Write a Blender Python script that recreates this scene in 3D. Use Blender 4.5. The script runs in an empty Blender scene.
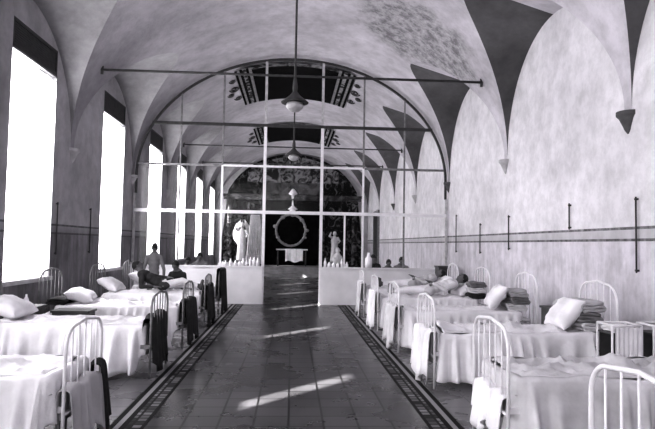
import bpy, math, random
from mathutils import Vector, Matrix, noise
random.seed(7)
C = bpy.context.scene.collection
PI = math.pi
EYE = 1.65
W = 4.36           # half width of the hall
S0 = EYE + 1.82    # springing height
RISE = 3.43
BAY = 4.43
YB = 7.4
Y0 = YB - 3 * BAY
YE = YB + 6 * BAY
LR = 2.16          # lunette rise at the wall
LS = 0.30          # lunette slope inwards
HB = 2.13          # lunette half width

# ------------------------------------------------------------------ materials
def new_mat(name):
    m = bpy.data.materials.new(name); m.use_nodes = True
    nt = m.node_tree
    b = nt.nodes['Principled BSDF']
    return m, nt, b

def N(nt, t, **kw):
    n = nt.nodes.new(t)
    for k, v in kw.items():
        setattr(n, k, v)
    return n

def mathn(nt, op, a, b=None, clamp=False):
    n = nt.nodes.new('ShaderNodeMath'); n.operation = op; n.use_clamp = clamp
    for i, v in enumerate((a, b)):
        if v is None: continue
        if isinstance(v, (int, float)): n.inputs[i].default_value = v
        else: nt.links.new(v, n.inputs[i])
    return n.outputs[0]

def mixc(nt, fac, a, b, mode='MIX'):
    n = nt.nodes.new('ShaderNodeMix'); n.data_type = 'RGBA'; n.blend_type = mode
    if isinstance(fac, (int, float)): n.inputs[0].default_value = fac
    else: nt.links.new(fac, n.inputs[0])
    for i, v in ((6, a), (7, b)):
        if isinstance(v, tuple): n.inputs[i].default_value = v
        else: nt.links.new(v, n.inputs[i])
    return n.outputs[2]

def g(v, tint=1.0):
    """old print grey with a faint mauve cast"""
    return (v * 1.0, v * 0.985, v * (1.0 + 0.012 * tint), 1)

def noisen(nt, scale, detail=4, rough=0.55, vec=None, obj=True):
    n = nt.nodes.new('ShaderNodeTexNoise')
    n.inputs['Scale'].default_value = scale; n.inputs['Detail'].default_value = detail
    n.inputs['Roughness'].default_value = rough
    if vec is None:
        tc = nt.nodes.new('ShaderNodeTexCoord'); vec = tc.outputs['Object']
    nt.links.new(vec, n.inputs['Vector'])
    return n.outputs['Fac']

def ramp(nt, fac, stops, interp='LINEAR'):
    r = nt.nodes.new('ShaderNodeValToRGB'); r.color_ramp.interpolation = interp
    e = r.color_ramp.elements
    while len(e) > 1: e.remove(e[0])
    e[0].position, e[0].color = stops[0]
    for p, c in stops[1:]:
        k = e.new(p); k.color = c
    nt.links.new(fac, r.inputs['Fac'])
    return r.outputs['Color']

def simple(name, v, var=0.12, scale=6, rough=0.8, metal=0.0, bump=0.0, bscale=60, tint=1.0):
    m, nt, b = new_mat(name)
    f = noisen(nt, scale)
    c = ramp(nt, f, [(0.3, g(v * (1 - var), tint)), (0.7, g(min(v * (1 + var), .95), tint))])
    nt.links.new(c, b.inputs['Base Color'])
    b.inputs['Roughness'].default_value = rough; b.inputs['Metallic'].default_value = metal
    if bump:
        bn = nt.nodes.new('ShaderNodeBump'); bn.inputs['Strength'].default_value = bump
        bn.inputs['Distance'].default_value = 0.02
        nt.links.new(noisen(nt, bscale, 3), bn.inputs['Height']); nt.links.new(bn.outputs[0], b.inputs['Normal'])
    return m

def plaster(name, base, lo, stains=True, dado=False, fresco=False):
    m, nt, b = new_mat(name)
    tc = nt.nodes.new('ShaderNodeTexCoord'); O = tc.outputs['Object']
    n1 = noisen(nt, 0.55, 6, 0.6, O)
    col = ramp(nt, n1, [(0.32, g(lo)), (0.62, g(base))])
    n2 = noisen(nt, 3.2, 8, 0.7, O)
    col = mixc(nt, 0.35, col, ramp(nt, n2, [(0.35, g(.45)), (0.6, g(1.0))]), 'MULTIPLY')
    sep = nt.nodes.new('ShaderNodeSeparateXYZ'); nt.links.new(O, sep.inputs[0])
    if dado:
        # stained zone below the painted line and two dark painted lines
        mp = nt.nodes.new('ShaderNodeMapping'); mp.inputs['Scale'].default_value = (2.2, 2.2, 0.35)
        nt.links.new(O, mp.inputs[0])
        st = noisen(nt, 1.6, 7, 0.7, mp.outputs[0])
        below = ramp(nt, mathn(nt, 'DIVIDE', sep.outputs[2], 3.0), [(0.58, g(1)), (0.66, g(0))])
        stain = ramp(nt, st, [(0.3, g(dado[0])), (0.65, g(dado[1]))])
        col = mixc(nt, below, col, mixc(nt, 1.0, col, stain, 'MULTIPLY'))
        zz = mathn(nt, 'DIVIDE', sep.outputs[2], 3.0)
        def band(z, h):
            return [(z / 3 - h / 3, g(0)), (z / 3, g(1)), (z / 3 + h / 3, g(0))]
        wob = noisen(nt, 9, 3, .6, O)
        l1 = ramp(nt, zz, [(0, g(0)), ((1.90) / 3, g(1)), ((1.935) / 3, g(0))], 'CONSTANT')
        l2 = ramp(nt, zz, [(0, g(0)), ((1.755) / 3, g(1)), ((1.785) / 3, g(0))], 'CONSTANT')
        ll = mathn(nt, 'ADD', l1, l2, True)
        ll = mathn(nt, 'MULTIPLY', ll, mathn(nt, 'ADD', wob, 0.35, True))
        col = mixc(nt, ll, col, g(.10))
        l3 = ramp(nt, zz, [(0, g(0)), ((1.785) / 3, g(1)), ((1.90) / 3, g(0))], 'CONSTANT')
        col = mixc(nt, mathn(nt, 'MULTIPLY', l3, .35), col, g(.28))
    if fresco:
        # flaking, spotted patch of old painting on the right haunch
        vy = mathn(nt, 'SUBTRACT', 1.0, mathn(nt, 'ABSOLUTE', mathn(nt, 'DIVIDE', mathn(nt, 'SUBTRACT', sep.outputs[1], 12.5), 1.9)), True)
        vx = mathn(nt, 'SUBTRACT', 1.0, mathn(nt, 'ABSOLUTE', mathn(nt, 'DIVIDE', mathn(nt, 'SUBTRACT', sep.outputs[0], 2.6), 1.7)), True)
        edge = noisen(nt, 1.7, 4, .65, O)
        msk = mathn(nt, 'MULTIPLY', mathn(nt, 'SUBTRACT', mathn(nt, 'ADD', mathn(nt, 'MULTIPLY', vy, vx), mathn(nt, 'MULTIPLY', edge, .6)), .45), 4.0, True)
        lf = ramp(nt, mathn(nt, 'ADD', mathn(nt, 'DIVIDE', sep.outputs[0], 8.8), .5), [(.02, g(.62)), (.5, g(1))])  # tone darkens towards the left side of the vault
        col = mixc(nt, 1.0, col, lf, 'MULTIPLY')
        sp = noisen(nt, 5.5, 4, .75, O)
        col = mixc(nt, mathn(nt, 'MULTIPLY', msk, .62), col, ramp(nt, sp, [(.40, g(.03)), (.52, g(.30)), (.66, g(.5))]))
    nt.links.new(col, b.inputs['Base Color'])
    b.inputs['Roughness'].default_value = 0.93
    bn = nt.nodes.new('ShaderNodeBump'); bn.inputs['Strength'].default_value = .25; bn.inputs['Distance'].default_value = .03
    nt.links.new(noisen(nt, 7, 6, .6, O), bn.inputs['Height']); nt.links.new(bn.outputs[0], b.inputs['Normal'])
    return m

M = {}
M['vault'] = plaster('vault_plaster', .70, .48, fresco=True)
M['web'] = plaster('shadowed_web_plaster', .17, .08)  # shade of the far right-hand web halves is put into this colour
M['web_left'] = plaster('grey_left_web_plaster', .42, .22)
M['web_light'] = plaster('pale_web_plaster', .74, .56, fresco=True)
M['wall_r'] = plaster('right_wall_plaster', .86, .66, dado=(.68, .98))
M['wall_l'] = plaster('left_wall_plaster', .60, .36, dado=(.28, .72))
M['wall_e'] = plaster('end_wall_plaster', .6, .45)
M['jamb'] = simple('jamb_plaster', .6)
M['lowwall'] = simple('low_wall_limewash', .80, .08, 2.0)
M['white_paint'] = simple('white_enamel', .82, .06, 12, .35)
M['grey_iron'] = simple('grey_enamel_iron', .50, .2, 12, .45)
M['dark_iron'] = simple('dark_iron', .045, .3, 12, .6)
M['mid_iron'] = simple('mid_grey_iron', .22, .3, 12, .6)  # mid grey for most left bed frames and the upper screen bars
M['linen'] = simple('white_linen', .80, .16, 2.2, .95, bump=.5, bscale=12)
M['linen_grey'] = simple('grey_linen', .50, .15, 3, .95, bump=.2, bscale=25)
M['linen_mid'] = simple('offwhite_linen', .64, .22, 3, .95, bump=.2, bscale=25)
M['ticking'] = simple('mattress_ticking', .55, .1, 9, .9)
M['dark_cloth'] = simple('dark_wool', .035, .3, 8, .95, bump=.2)
M['grey_cloth'] = simple('grey_wool', .22, .25, 8, .95, bump=.2)
M['dark_wood'] = simple('dark_wood', .05, .4, 5, .5)
M['skin'] = simple('skin_tone', .13, .1, 8, .6)
M['hair'] = simple('dark_hair', .015, .2, 20, .7)
M['glass_dull'] = simple('dull_milk_glass', .42, .05, 5, .3)
M['glass_white'] = simple('milk_glass', .9, .02, 5, .2)
M['marble'] = simple('pale_stone', .62, .15, 4, .6)
M['gilt'] = simple('tarnished_gilt', .26, .4, 6, .5)
M['dark_paint'] = simple('blackened_painting', .006, .5, 4, .6)
M['dark_paint'].node_tree.nodes['Principled BSDF'].inputs['Specular IOR Level'].default_value = 0
M['shirt'] = simple('grey_shirt', .24, .15, 8, .95)
M['grey_stone'] = simple('grey_step_stone', .22, .3, 3, .5)
M['corbel_dark'] = simple('dark_corbel', .10, .3, 6, .8)  # darker tone for alternate right-hand corbels
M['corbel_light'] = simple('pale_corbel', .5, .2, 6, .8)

def painting(name, scale, lo, hi, a=.45, b_=.62, seed=0.0):
    m, nt, b = new_mat(name)
    tc = nt.nodes.new('ShaderNodeTexCoord')
    mp = nt.nodes.new('ShaderNodeMapping'); mp.inputs['Location'].default_value = (seed, seed * 2, seed)
    nt.links.new(tc.outputs['Object'], mp.inputs[0])
    n = nt.nodes.new('ShaderNodeTexNoise'); n.inputs['Scale'].default_value = scale; n.inputs['Detail'].default_value = 5
    n.inputs['Distortion'].default_value = 1.6; nt.links.new(mp.outputs[0], n.inputs['Vector'])
    c = ramp(nt, n.outputs['Fac'], [(a, g(lo)), (b_, g(hi))])
    nt.links.new(c, b.inputs['Base Color']); b.inputs['Roughness'].default_value = .95; b.inputs['Specular IOR Level'].default_value = .05
    return m
M['fresco_dark'] = painting('dark_altar_painting', 2.4, .004, .16, .53, .70)
M['fresco_col'] = painting('dark_column_painting', 2.5, .01, .16, .45, .65, 4.4)
M['fresco_mid'] = painting('grey_altar_painting', 1.2, .03, .16, .4, .66, 3.1)
M['fresco_top'] = painting('mottled_arch_painting', 2.6, .02, .26, .42, .6, 7.7)
M['fresco_stripe'] = painting('striped_frame_painting', 3.2, .03, .34, .45, .58, 1.7)

def floor_mat():
    m, nt, b = new_mat('tiled_floor')
    tc = nt.nodes.new('ShaderNodeTexCoord'); O = tc.outputs['Object']
    sep = nt.nodes.new('ShaderNodeSeparateXYZ'); nt.links.new(O, sep.inputs[0])
    def tiles(size, c1, c2, mort, ms):
        br = nt.nodes.new('ShaderNodeTexBrick'); br.offset = 0; br.squash = 1
        br.inputs['Scale'].default_value = 1.0
        br.inputs['Brick Width'].default_value = size; br.inputs['Row Height'].default_value = size
        br.inputs['Mortar Size'].default_value = ms; br.inputs['Mortar Smooth'].default_value = .3
        br.inputs['Color1'].default_value = c1; br.inputs['Color2'].default_value = c2; br.inputs['Mortar'].default_value = mort
        nt.links.new(O, br.inputs['Vector'])
        return br.outputs['Color']
    aisle = tiles(.32, g(.07), g(.10), g(.01), .012)
    wear = noisen(nt, 1.1, 5, .6, O)
    aisle = mixc(nt, .7, aisle, ramp(nt, wear, [(.3, g(.45)), (.7, g(1.25))]), 'MULTIPLY')
    side = tiles(.32, g(.15), g(.20), g(.08), .008)
    side = mixc(nt, .6, side, ramp(nt, wear, [(.3, g(.5)), (.7, g(1.2))]), 'MULTIPLY')
    mos = tiles(.10, g(.02), g(.28), g(.03), .015)
    ax = mathn(nt, 'DIVIDE', mathn(nt, 'ABSOLUTE', sep.outputs[0]), 4.3)
    def sel(a, bb):
        return ramp(nt, ax, [(0, g(0)), (a / 4.3, (1, 1, 1, 1)), (bb / 4.3, g(0))], 'CONSTANT')
    col = mixc(nt, sel(1.58, 4.29), aisle, side)
    col = mixc(nt, sel(1.30, 1.43), col, mos)
    for a, bb, v in ((1.27, 1.30, .02), (1.43, 1.49, .015), (1.49, 1.53, .30), (1.53, 1.585, .015)):
        col = mixc(nt, sel(a, bb), col, g(v))
    nt.links.new(col, b.inputs['Base Color'])
    r = ramp(nt, wear, [(.3, g(.24)), (.7, g(.33))])
    r = mixc(nt, sel(1.27, 1.585), r, g(.75))
    nt.links.new(r, b.inputs['Roughness'])
    nt.links.new(ramp(nt, ax, [(0, g(.42)), (1.27/4.3, g(.12)), (1.585/4.3, g(.25))], 'CONSTANT'), b.inputs['Specular IOR Level'])
    bn = nt.nodes.new('ShaderNodeBump'); bn.inputs['Strength'].default_value = .05; bn.inputs['Distance'].default_value = .01
    nt.links.new(noisen(nt, 3, 5, .6, O), bn.inputs['Height']); nt.links.new(bn.outputs[0], b.inputs['Normal'])
    return m
M['floor'] = floor_mat()

def pane_mat(strength):
    m = bpy.data.materials.new('bright_curtained_pane'); m.use_nodes = True
    nt = m.node_tree; b = nt.nodes['Principled BSDF']
    b.inputs['Base Color'].default_value = g(.85); b.inputs['Roughness'].default_value = .9
    tc = nt.nodes.new('ShaderNodeTexCoord'); sep = nt.nodes.new('ShaderNodeSeparateXYZ')
    nt.links.new(tc.outputs['Object'], sep.inputs[0])
    z = mathn(nt, 'DIVIDE', sep.outputs[2], 5.0)
    s = ramp(nt, z, [(.2, g(.35)), (.42, g(.8)), (.8, g(1))])
    nt.links.new(s, b.inputs['Emission Color'])
    b.inputs['Emission Strength'].default_value = strength
    return m
M['pane'] = pane_mat(11)

def clear_glass():
    m = bpy.data.materials.new('thin_clear_glass'); m.use_nodes = True
    nt = m.node_tree; nt.nodes.clear()
    o = nt.nodes.new('ShaderNodeOutputMaterial'); t = nt.nodes.new('ShaderNodeBsdfTransparent')
    t.inputs[0].default_value = (.97, .97, .97, 1)
    gl = nt.nodes.new('ShaderNodeBsdfGlossy'); gl.inputs['Roughness'].default_value = .12
    mx = nt.nodes.new('ShaderNodeMixShader'); mx.inputs[0].default_value = .02
    nt.links.new(t.outputs[0], mx.inputs[1]); nt.links.new(gl.outputs[0], mx.inputs[2]); nt.links.new(mx.outputs[0], o.inputs[0])
    return m
M['glass'] = clear_glass()

# ------------------------------------------------------------------ mesh helpers
class MB:
    def __init__(s): s.v = []; s.f = []; s.mi = []
    def add(s, vs, fs, mi=0):
        o = len(s.v); s.v += [tuple(p) for p in vs]
        for f in fs: s.f.append(tuple(i + o for i in f)); s.mi.append(mi)
    def box(s, x0, x1, y0, y1, z0, z1, mi=0):
        s.add([(x0,y0,z0),(x1,y0,z0),(x1,y1,z0),(x0,y1,z0),(x0,y0,z1),(x1,y0,z1),(x1,y1,z1),(x0,y1,z1)],
              [(3,2,1,0),(4,5,6,7),(0,1,5,4),(1,2,6,5),(2,3,7,6),(3,0,4,7)], mi)
    def grid(s, rows, closed=False, mi=0):
        n = len(rows[0]); fs = []
        for i in range(len(rows) - 1):
            for j in range(n if closed else n - 1):
                k = (j + 1) % n
                fs.append((i*n+j, i*n+k, (i+1)*n+k, (i+1)*n+j))
        s.add([p for r in rows for p in r], fs, mi)
    def tube(s, pts, r, seg=8, cap=True, mi=0):
        pts = [Vector(p) for p in pts]; n = len(pts)
        rr = r if isinstance(r, (list, tuple)) else [r] * n
        rows = []; up = None
        for i, p in enumerate(pts):
            t = (pts[min(i+1, n-1)] - pts[max(i-1, 0)]).normalized()
            if up is None:
                a = Vector((0, 0, 1)) if abs(t.z) < .9 else Vector((1, 0, 0))
                up = (a - t * a.dot(t)).normalized()
            else:
                up = (up - t * up.dot(t)).normalized()
            sd = t.cross(up)
            rows.append([p + (up * math.cos(a) + sd * math.sin(a)) * rr[i] for a in [2*PI*k/seg for k in range(seg)]])
        o = len(s.v); s.grid(rows, True, mi)
        if cap:
            s.f.append(tuple(o + k for k in reversed(range(seg)))); s.mi.append(mi)
            s.f.append(tuple(o + (n-1)*seg + k for k in range(seg))); s.mi.append(mi)
    def lathe(s, prof, c=(0,0,0), seg=20, mi=0, sx=1, sy=1):
        rows = [[(c[0] + r*sx*math.cos(2*PI*k/seg), c[1] + r*sy*math.sin(2*PI*k/seg), c[2] + z) for k in range(seg)] for r, z in prof]
        s.grid(rows, True, mi)
    def ell(s, c, r, seg=14, rings=9, mi=0, rot=None):
        rows = []
        for i in range(rings + 1):
            a = -PI/2 + PI * i / rings
            row = []
            for k in range(seg):
                b = 2*PI*k/seg
                p = Vector((r[0]*math.cos(a)*math.cos(b), r[1]*math.cos(a)*math.sin(b), r[2]*math.sin(a)))
                if rot is not None: p = rot @ p
                row.append(p + Vector(c))
            rows.append(row)
        s.grid(rows, True, mi)
    def mesh(s, name, mats, smooth=False, weld=True):
        me = bpy.data.meshes.new(name); me.from_pydata(s.v, [], s.f)
        for m in (mats if isinstance(mats, (list, tuple)) else [mats]): me.materials.append(m)
        me.polygons.foreach_set('material_index', s.mi)
        me.polygons.foreach_set('use_smooth', [smooth] * len(s.f))
        me.update()
        return me
    def build(s, name, mats, parent=None, smooth=False, loc=None):
        o = bpy.data.objects.new(name, s.mesh(name, mats, smooth)); C.objects.link(o)
        if parent is not None: o.parent = parent
        if loc is not None: o.location = loc
        return o

def tag(o, label=None, cat=None, group=None, kind=None):
    if label: o['label'] = label
    if cat: o['category'] = cat
    if group: o['group'] = group
    if kind: o['kind'] = kind
    return o
def thing(name, label, cat, loc=(0,0,0), rz=0, group=None):
    o = bpy.data.objects.new(name, None); C.objects.link(o); o.empty_display_size = .1
    o.location = loc; o.rotation_euler = (0, 0, rz)
    return tag(o, label, cat, group)
def copy_tree(o, parent=None):
    c = o.copy(); C.objects.link(c)
    if parent is not None: c.parent = parent
    for ch in list(o.children): copy_tree(ch, c)
    return c
def smooth_bevel(o, w=.01, seg=2):
    b = o.modifiers.new('bevel', 'BEVEL'); b.width = w; b.segments = seg; b.limit_method = 'ANGLE'
    return o

ORD = ['nearest', 'second', 'third', 'fourth', 'fifth', 'sixth', 'seventh']

# ------------------------------------------------------------------ vault, walls, floor
def zb(x): return S0 + RISE * math.sqrt(max(0, 1 - (x / W) ** 2))
def zl(x, dy):
    return S0 + (LR + LS * (W - abs(x))) * max(0, 1 - (dy / HB) ** 2) ** .5
def groin(dy):
    if abs(dy) >= HB - 1e-4: return W
    lo, hi = 0.5, W - 1e-5
    for _ in range(50):
        mid = (lo + hi) / 2
        if zb(mid) > zl(mid, dy): lo = mid
        else: hi = mid
    return lo
def arch_z(dy): return zl(W, dy)
NB = 9
bay_c = [Y0 + BAY * (k + .5) for k in range(NB)]
def bay_samples():
    n = 44; out = [-BAY / 2]
    for i in range(n + 1): out.append(-HB * math.cos(PI * i / n))
    out.append(BAY / 2)
    return out
DS = bay_samples()
mb = MB()
rows = []
for k, yc in enumerate(bay_c):
    for i, dy in enumerate(DS):
        if k and i == 0: continue
        xg = groin(dy); a1 = math.acos(min(1, xg / W))
        rows.append([(W * math.cos(a), yc + dy, S0 + RISE * math.sin(a)) for a in [a1 + (PI - 2*a1) * j / 48 for j in range(49)]])
mb.grid(rows, mi=0)
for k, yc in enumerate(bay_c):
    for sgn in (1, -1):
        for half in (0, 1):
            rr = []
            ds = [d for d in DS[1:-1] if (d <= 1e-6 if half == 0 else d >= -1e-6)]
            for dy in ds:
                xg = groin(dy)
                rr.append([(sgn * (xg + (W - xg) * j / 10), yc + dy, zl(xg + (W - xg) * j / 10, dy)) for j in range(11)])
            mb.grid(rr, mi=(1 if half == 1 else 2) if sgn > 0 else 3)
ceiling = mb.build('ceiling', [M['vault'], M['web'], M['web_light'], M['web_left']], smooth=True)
tag(ceiling, kind='structure')

WZ0, WZ1, WHW = 1.0, 5.11, .86
win_c = [c + .48 for c in bay_c]
SL0, SL1 = .40, .85      # slit between the sashes, offset from the window centre
SLZ0 = 3.55
WT = 4.66
def wall_columns(side):
    mb = MB(); ys = set()
    for k, yc in enumerate(bay_c):
        for dy in DS: ys.add(round(yc + dy, 5))
    if side < 0:
        for c in win_c: ys.add(round(c - WHW, 5)); ys.add(round(c + WHW, 5))
    ys = sorted(ys)
    def top(y):
        k = min(NB - 1, max(0, int((y - Y0) / BAY)))
        return max(S0, arch_z(y - bay_c[k]))
    for a, b in zip(ys, ys[1:]):
        mid = (a + b) / 2; x = side * W
        inw = side < 0 and any(abs(mid - c) < WHW for c in win_c)
        if inw:
            mb.add([(x,a,0),(x,b,0),(x,b,WZ0),(x,a,WZ0)], [(0,1,2,3)])
            mb.add([(x,a,WZ1),(x,b,WZ1),(x,b,max(WZ1,top(b))),(x,a,max(WZ1,top(a)))], [(0,1,2,3)])
        else:
            mb.add([(x,a,0),(x,b,0),(x,b,top(b)),(x,a,top(a))], [(0,1,2,3)])
    return mb
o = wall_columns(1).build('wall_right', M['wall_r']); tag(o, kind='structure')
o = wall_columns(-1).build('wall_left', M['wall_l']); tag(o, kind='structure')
def end_wall(y, name):
    mb = MB(); n = 48
    top = [(W * math.cos(PI*i/n), y, S0 + RISE * math.sin(PI*i/n)) for i in range(n+1)]
    bot = [(p[0], y, 0) for p in top]
    mb.grid([bot, top]); return tag(mb.build(name, M['wall_e']), kind='structure')
end_wall(YE, 'wall_back'); end_wall(Y0, 'wall_front')
mb = MB(); mb.box(-W - .6, W + .1, Y0, YE, -.1, 0); fl = tag(mb.build('floor', M['floor']), kind='structure')

# windows of the left wall
XP = -W - .14
for i, c in enumerate(win_c):
    w = bpy.data.objects.new('window_%d' % (i + 1), None); C.objects.link(w); w.location = (-W, c, WZ0); tag(w, kind='structure')
    def P(mb, name, m, **k):
        o = mb.build(name, m, w, **k); o.location = (W, -c, -WZ0); return o
    mb = MB(); y0, y1 = c - WHW, c + WHW
    t = .2
    mb.box(-W - t, -W - .004, y0 - .08, y0, WZ0 - .08, WZ1 + .08); mb.box(-W - t, -W - .004, y1, y1 + .08, WZ0 - .08, WZ1 + .08)
    mb.box(-W - t, -W - .004, y0, y1, WZ1, WZ1 + .08)
    P(mb, 'window_jamb', M['jamb'])
    mb = MB(); mb.box(-W - t, -W + .05, y0 - .05, y1 + .05, WZ0 - .07, WZ0); P(mb, 'window_sill', M['jamb'])
    mb = MB()
    mb.add([(XP, y0, WZ0), (XP, y1, WZ0), (XP, y1, SLZ0), (XP, y0, SLZ0)], [(0,1,2,3)])
    mb.add([(XP, y0, SLZ0), (XP, c + SL0, SLZ0), (XP, c + SL0, WT), (XP, y0, WT)], [(0,1,2,3)])
    P(mb, 'window_pane', M['pane'])
    mb = MB(); mb.box(XP - .03, XP + .0, y0, y1, WT, WZ1)
    P(mb, 'transom_board', M['dark_wood'])
    # slatted dark roller blind at the head of the window
    bl = MB()
    bl.box(-W - .05, -W - .0, y0, y1, WT - .02, WT + .05); bl.box(-W - .05, -W, y0, y1, WZ1 - .06, WZ1)
    bl.box(-W - .05, -W, y0, y0 + .05, WT, WZ1); bl.box(-W - .05, -W, y1 - .05, y1, WT, WZ1)
    n = 9
    for k in range(n):
        z = WT + .06 + (WZ1 - WT - .14) * k / (n - 1)
        bl.box(-W - .04, -W - .015, y0 + .05, y1 - .05, z - .016, z + .016)
    P(bl, 'blind', M['dark_iron'])
    mb = MB(); mb.box(-W - .06, -W + .01, y0, y1, WT - .05, WT - .02); P(mb, 'window_rail', M['mid_iron'])

# corbels under the pendentives
for k in range(-1, 7):
    y = YB + BAY * k
    if y > YE - .1: continue
    for s in (1, -1):
        mb = MB(); x = s * W
        prof = [(.012, 0), (.05, .05), (.07, .10), (.12, .20), (.16, .24), (.16, .29)]
        rows = []
        for r, z in prof:
            rows.append([(x - s * r * .9 * math.sin(a), y + r * math.cos(a), S0 - .29 + z - .02) for a in [PI*j/10 for j in range(11)]])
        mb.grid(rows)
        mb.add(rows[-1], [tuple(range(11))])
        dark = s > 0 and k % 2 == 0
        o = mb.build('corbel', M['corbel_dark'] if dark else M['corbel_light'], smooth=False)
        o.name = 'trim_%d' % ((k + 2) * 2 + (s > 0)); tag(o, kind='structure')

# ------------------------------------------------------------------ iron ties
for k, (y, nm) in enumerate([(7.4, 'nearest'), (11.83, 'second'), (20.7, 'third'), (25.12, 'farthest')]):
    mb = MB(); zt = EYE + .78 * W; hx = 3.86
    r = .026 if k < 2 else .022
    mb.tube([(-hx, y, zt), (hx, y, zt)], r, 8)
    for s in (1, -1):
        mb.tube([(s * (hx - .02), y, zt - .09), (s * (hx - .02), y, zt + .09)], .028, 8)
    tag(mb.build('tie_rod', M['dark_iron'], smooth=True),
        '%s dark iron tie rod spanning the vault from wall to wall' % nm, 'tie rod', 'iron tie rods across the vault')

# ------------------------------------------------------------------ glazed partition
YP = 16.3
part = thing('glazed_partition', 'arched glazed screen of thin bars on low white walls across the ward', 'partition', (0, YP, 0))
def PP(mb, name, m, smooth=False, lab=None):
    o = mb.build(name, m, part, smooth)
    if lab: o['label'] = lab
    return o
ZLW = 1.03
HX = [.79, 1.95, 3.1]
def archx(x): return S0 + (RISE - .02) * math.sqrt(max(0, 1 - (x / (W - .02)) ** 2))
for s in (1, -1):
    mb = MB(); a, b = sorted((s * .79, s * (W - .01))); mb.box(a, b, -.07, .07, 0, ZLW - .04)
    mb.box(a, b, -.10, .10, ZLW - .04, ZLW)
    PP(mb, 'low_wall', M['lowwall'])
mb = MB(); n = 64
pts = [(-(W - .06), 0, S0 - .5)] + [(-(W - .06) * math.cos(PI*i/n), 0, S0 + (RISE - .07) * math.sin(PI*i/n)) for i in range(n+1)] + [(W - .06, 0, S0 - .5)]
rows = []
for off, yy in ((0, -.04), (0, .04), (-.055, .04), (-.055, -.04)):
    rows.append([(p[0] * (1 + off / W), yy, p[2] + (off if p[2] > S0 + .1 else 0) * (p[2] - S0) / RISE) for p in pts])
rows.append(rows[0])
mb.grid(rows); PP(mb, 'arch_frame', M['dark_iron'])
for s in (1, -1):
    mb = MB(); mb.box(s*(W-.06) - .03, s*(W-.06) + .03, -.03, .03, ZLW, S0 - .5); PP(mb, 'end_post', M['grey_iron'])
Z213, Z168, Z123 = EYE + .86, EYE + 2.13, EYE + 3.27
for zz, r, m in ((Z213, .045, 'white_paint'), (Z168, .028, 'mid_iron'), (Z123, .04, 'dark_iron')):
    hx = W - .06 if zz < S0 else (W - .06) * math.sqrt(1 - ((zz - S0) / (RISE - .07)) ** 2)
    if zz == Z168:
        mb = MB(); mb.box(-1.95, 1.95, -r, r, zz - r, zz + r); PP(mb, 'rail', M['white_paint'])
        for s in (1, -1):
            mb = MB(); a, b = sorted((s * 1.95, s * hx)); mb.box(a, b, -r, r, zz - r, zz + r); PP(mb, 'rail', M['mid_iron'])
    else:
        mb = MB(); mb.box(-hx, hx, -.035, .035, zz - r, zz + r); PP(mb, 'rail', M[m])
for s in (1, -1):
    for j, x in enumerate(HX):
        zt = archx(x) - .05
        r = .042 if j == 0 else .028
        zsplit = Z168 if j == 1 else Z123
        if j == 2: r = .02
        mb = MB(); mb.box(s*x - r, s*x + r, -.03, .03, (0 if j == 0 else ZLW), zsplit); PP(mb, 'mullion', M['white_paint'] if j < 2 else M['mid_iron'])
        mb = MB(); mb.box(s*x - r*.85, s*x + r*.85, -.03, .03, zsplit, zt); PP(mb, 'mullion', M['grey_iron'] if j == 0 else M['mid_iron'])
mb = MB(); mb.box(1.42, 1.47, -.025, .025, ZLW, Z213); PP(mb, 'mullion', M['white_paint'])
# glass lights above the low walls
def panes(x0, x1, z0, zt=None):
    mb = MB(); n = 10
    top = [(x0 + (x1-x0)*i/n, .0, zt if zt is not None else archx(x0 + (x1-x0)*i/n) - .09) for i in range(n+1)]
    bot = [(p[0], .0, z0) for p in top]
    mb.grid([bot, top]); return PP(mb, 'glass_pane', M['glass'])
xs = [-4.2, -3.1, -1.95, -.79, .79, 1.95, 3.1, 4.2]
for a, b in zip(xs, xs[1:]):
    if not (a == -.79): panes(a, b, ZLW, Z213)
    panes(a, b, Z213, Z168)
    if abs(a) > 4.1 or abs(b) > 4.1:
        panes(a + (.25 if a < -4 else 0), b - (.25 if b > 4 else 0), Z168)
    else:
        panes(a, b, Z168, Z123)
        if abs(a) < 3.2 and abs(b) < 3.2: panes(a, b, Z123)

# ------------------------------------------------------------------ lamps
def pendant(y, zl_, label, ornate=False, shade=True):
    t = thing('pendant_lamp', label, 'lamp', (0, y, 0), 0, 'pendant lamps down the middle of the vault')
    mb = MB(); mb.tube([(0,0,zl_ + .3), (0,0,zb(0) - .02)], .014, 6); mb.build('chain', M['dark_iron'], t, True)
    mb = MB(); mb.lathe([(.0, zb(0) - .01), (.06, zb(0) - .02), (.07, zb(0) - .08), (.02, zb(0) - .12), (0, zb(0) - .12)], seg=12); mb.build('ceiling_rose', M['dark_iron'], t, True)
    mb = MB()
    mb.lathe([(.0,.34), (.018,.33), (.03,.26), (.035,.20), (.028,.16), (.05,.13), (.075,.10), (.13,.055), (.175,.02), (.17,.01), (.05,.03), (0,.04)], (0,0,zl_), 20)
    mb.build('lamp_shade', M['dark_iron'] if shade and not ornate else M['white_paint'], t, True)
    mb = MB(); gk = 1.0 if not shade else .8
    mb.lathe([(.0,-.13*gk), (.05,-.12*gk), (.095,-.08*gk), (.115,-.03), (.10,.01), (.05,.03)], (0,0,zl_), 20)
    mb.build('glass_globe', M['glass_dull' if shade and not ornate else 'glass_white'], t, True)
    if ornate:
        mb = MB(); mb.lathe([(0,.75), (.05,.72), (.12,.62), (.16,.55), (.05,.5), (.04,.4), (0,.36)], (0,0,zl_), 16)
        mb.build('upper_ornament', M['white_paint'], t, True)
    return t
pendant(7.4, EYE + 1.77, 'nearest hanging lamp, dark bell shade over a small milk glass globe')
pendant(11.83, EYE + 1.77, 'second hanging lamp, pale globe seen just above the far arch', False)
pendant(20.7, EYE + 1.2, 'farthest hanging lamp with a two-tier white ornament, beyond the screen', True)

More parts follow.
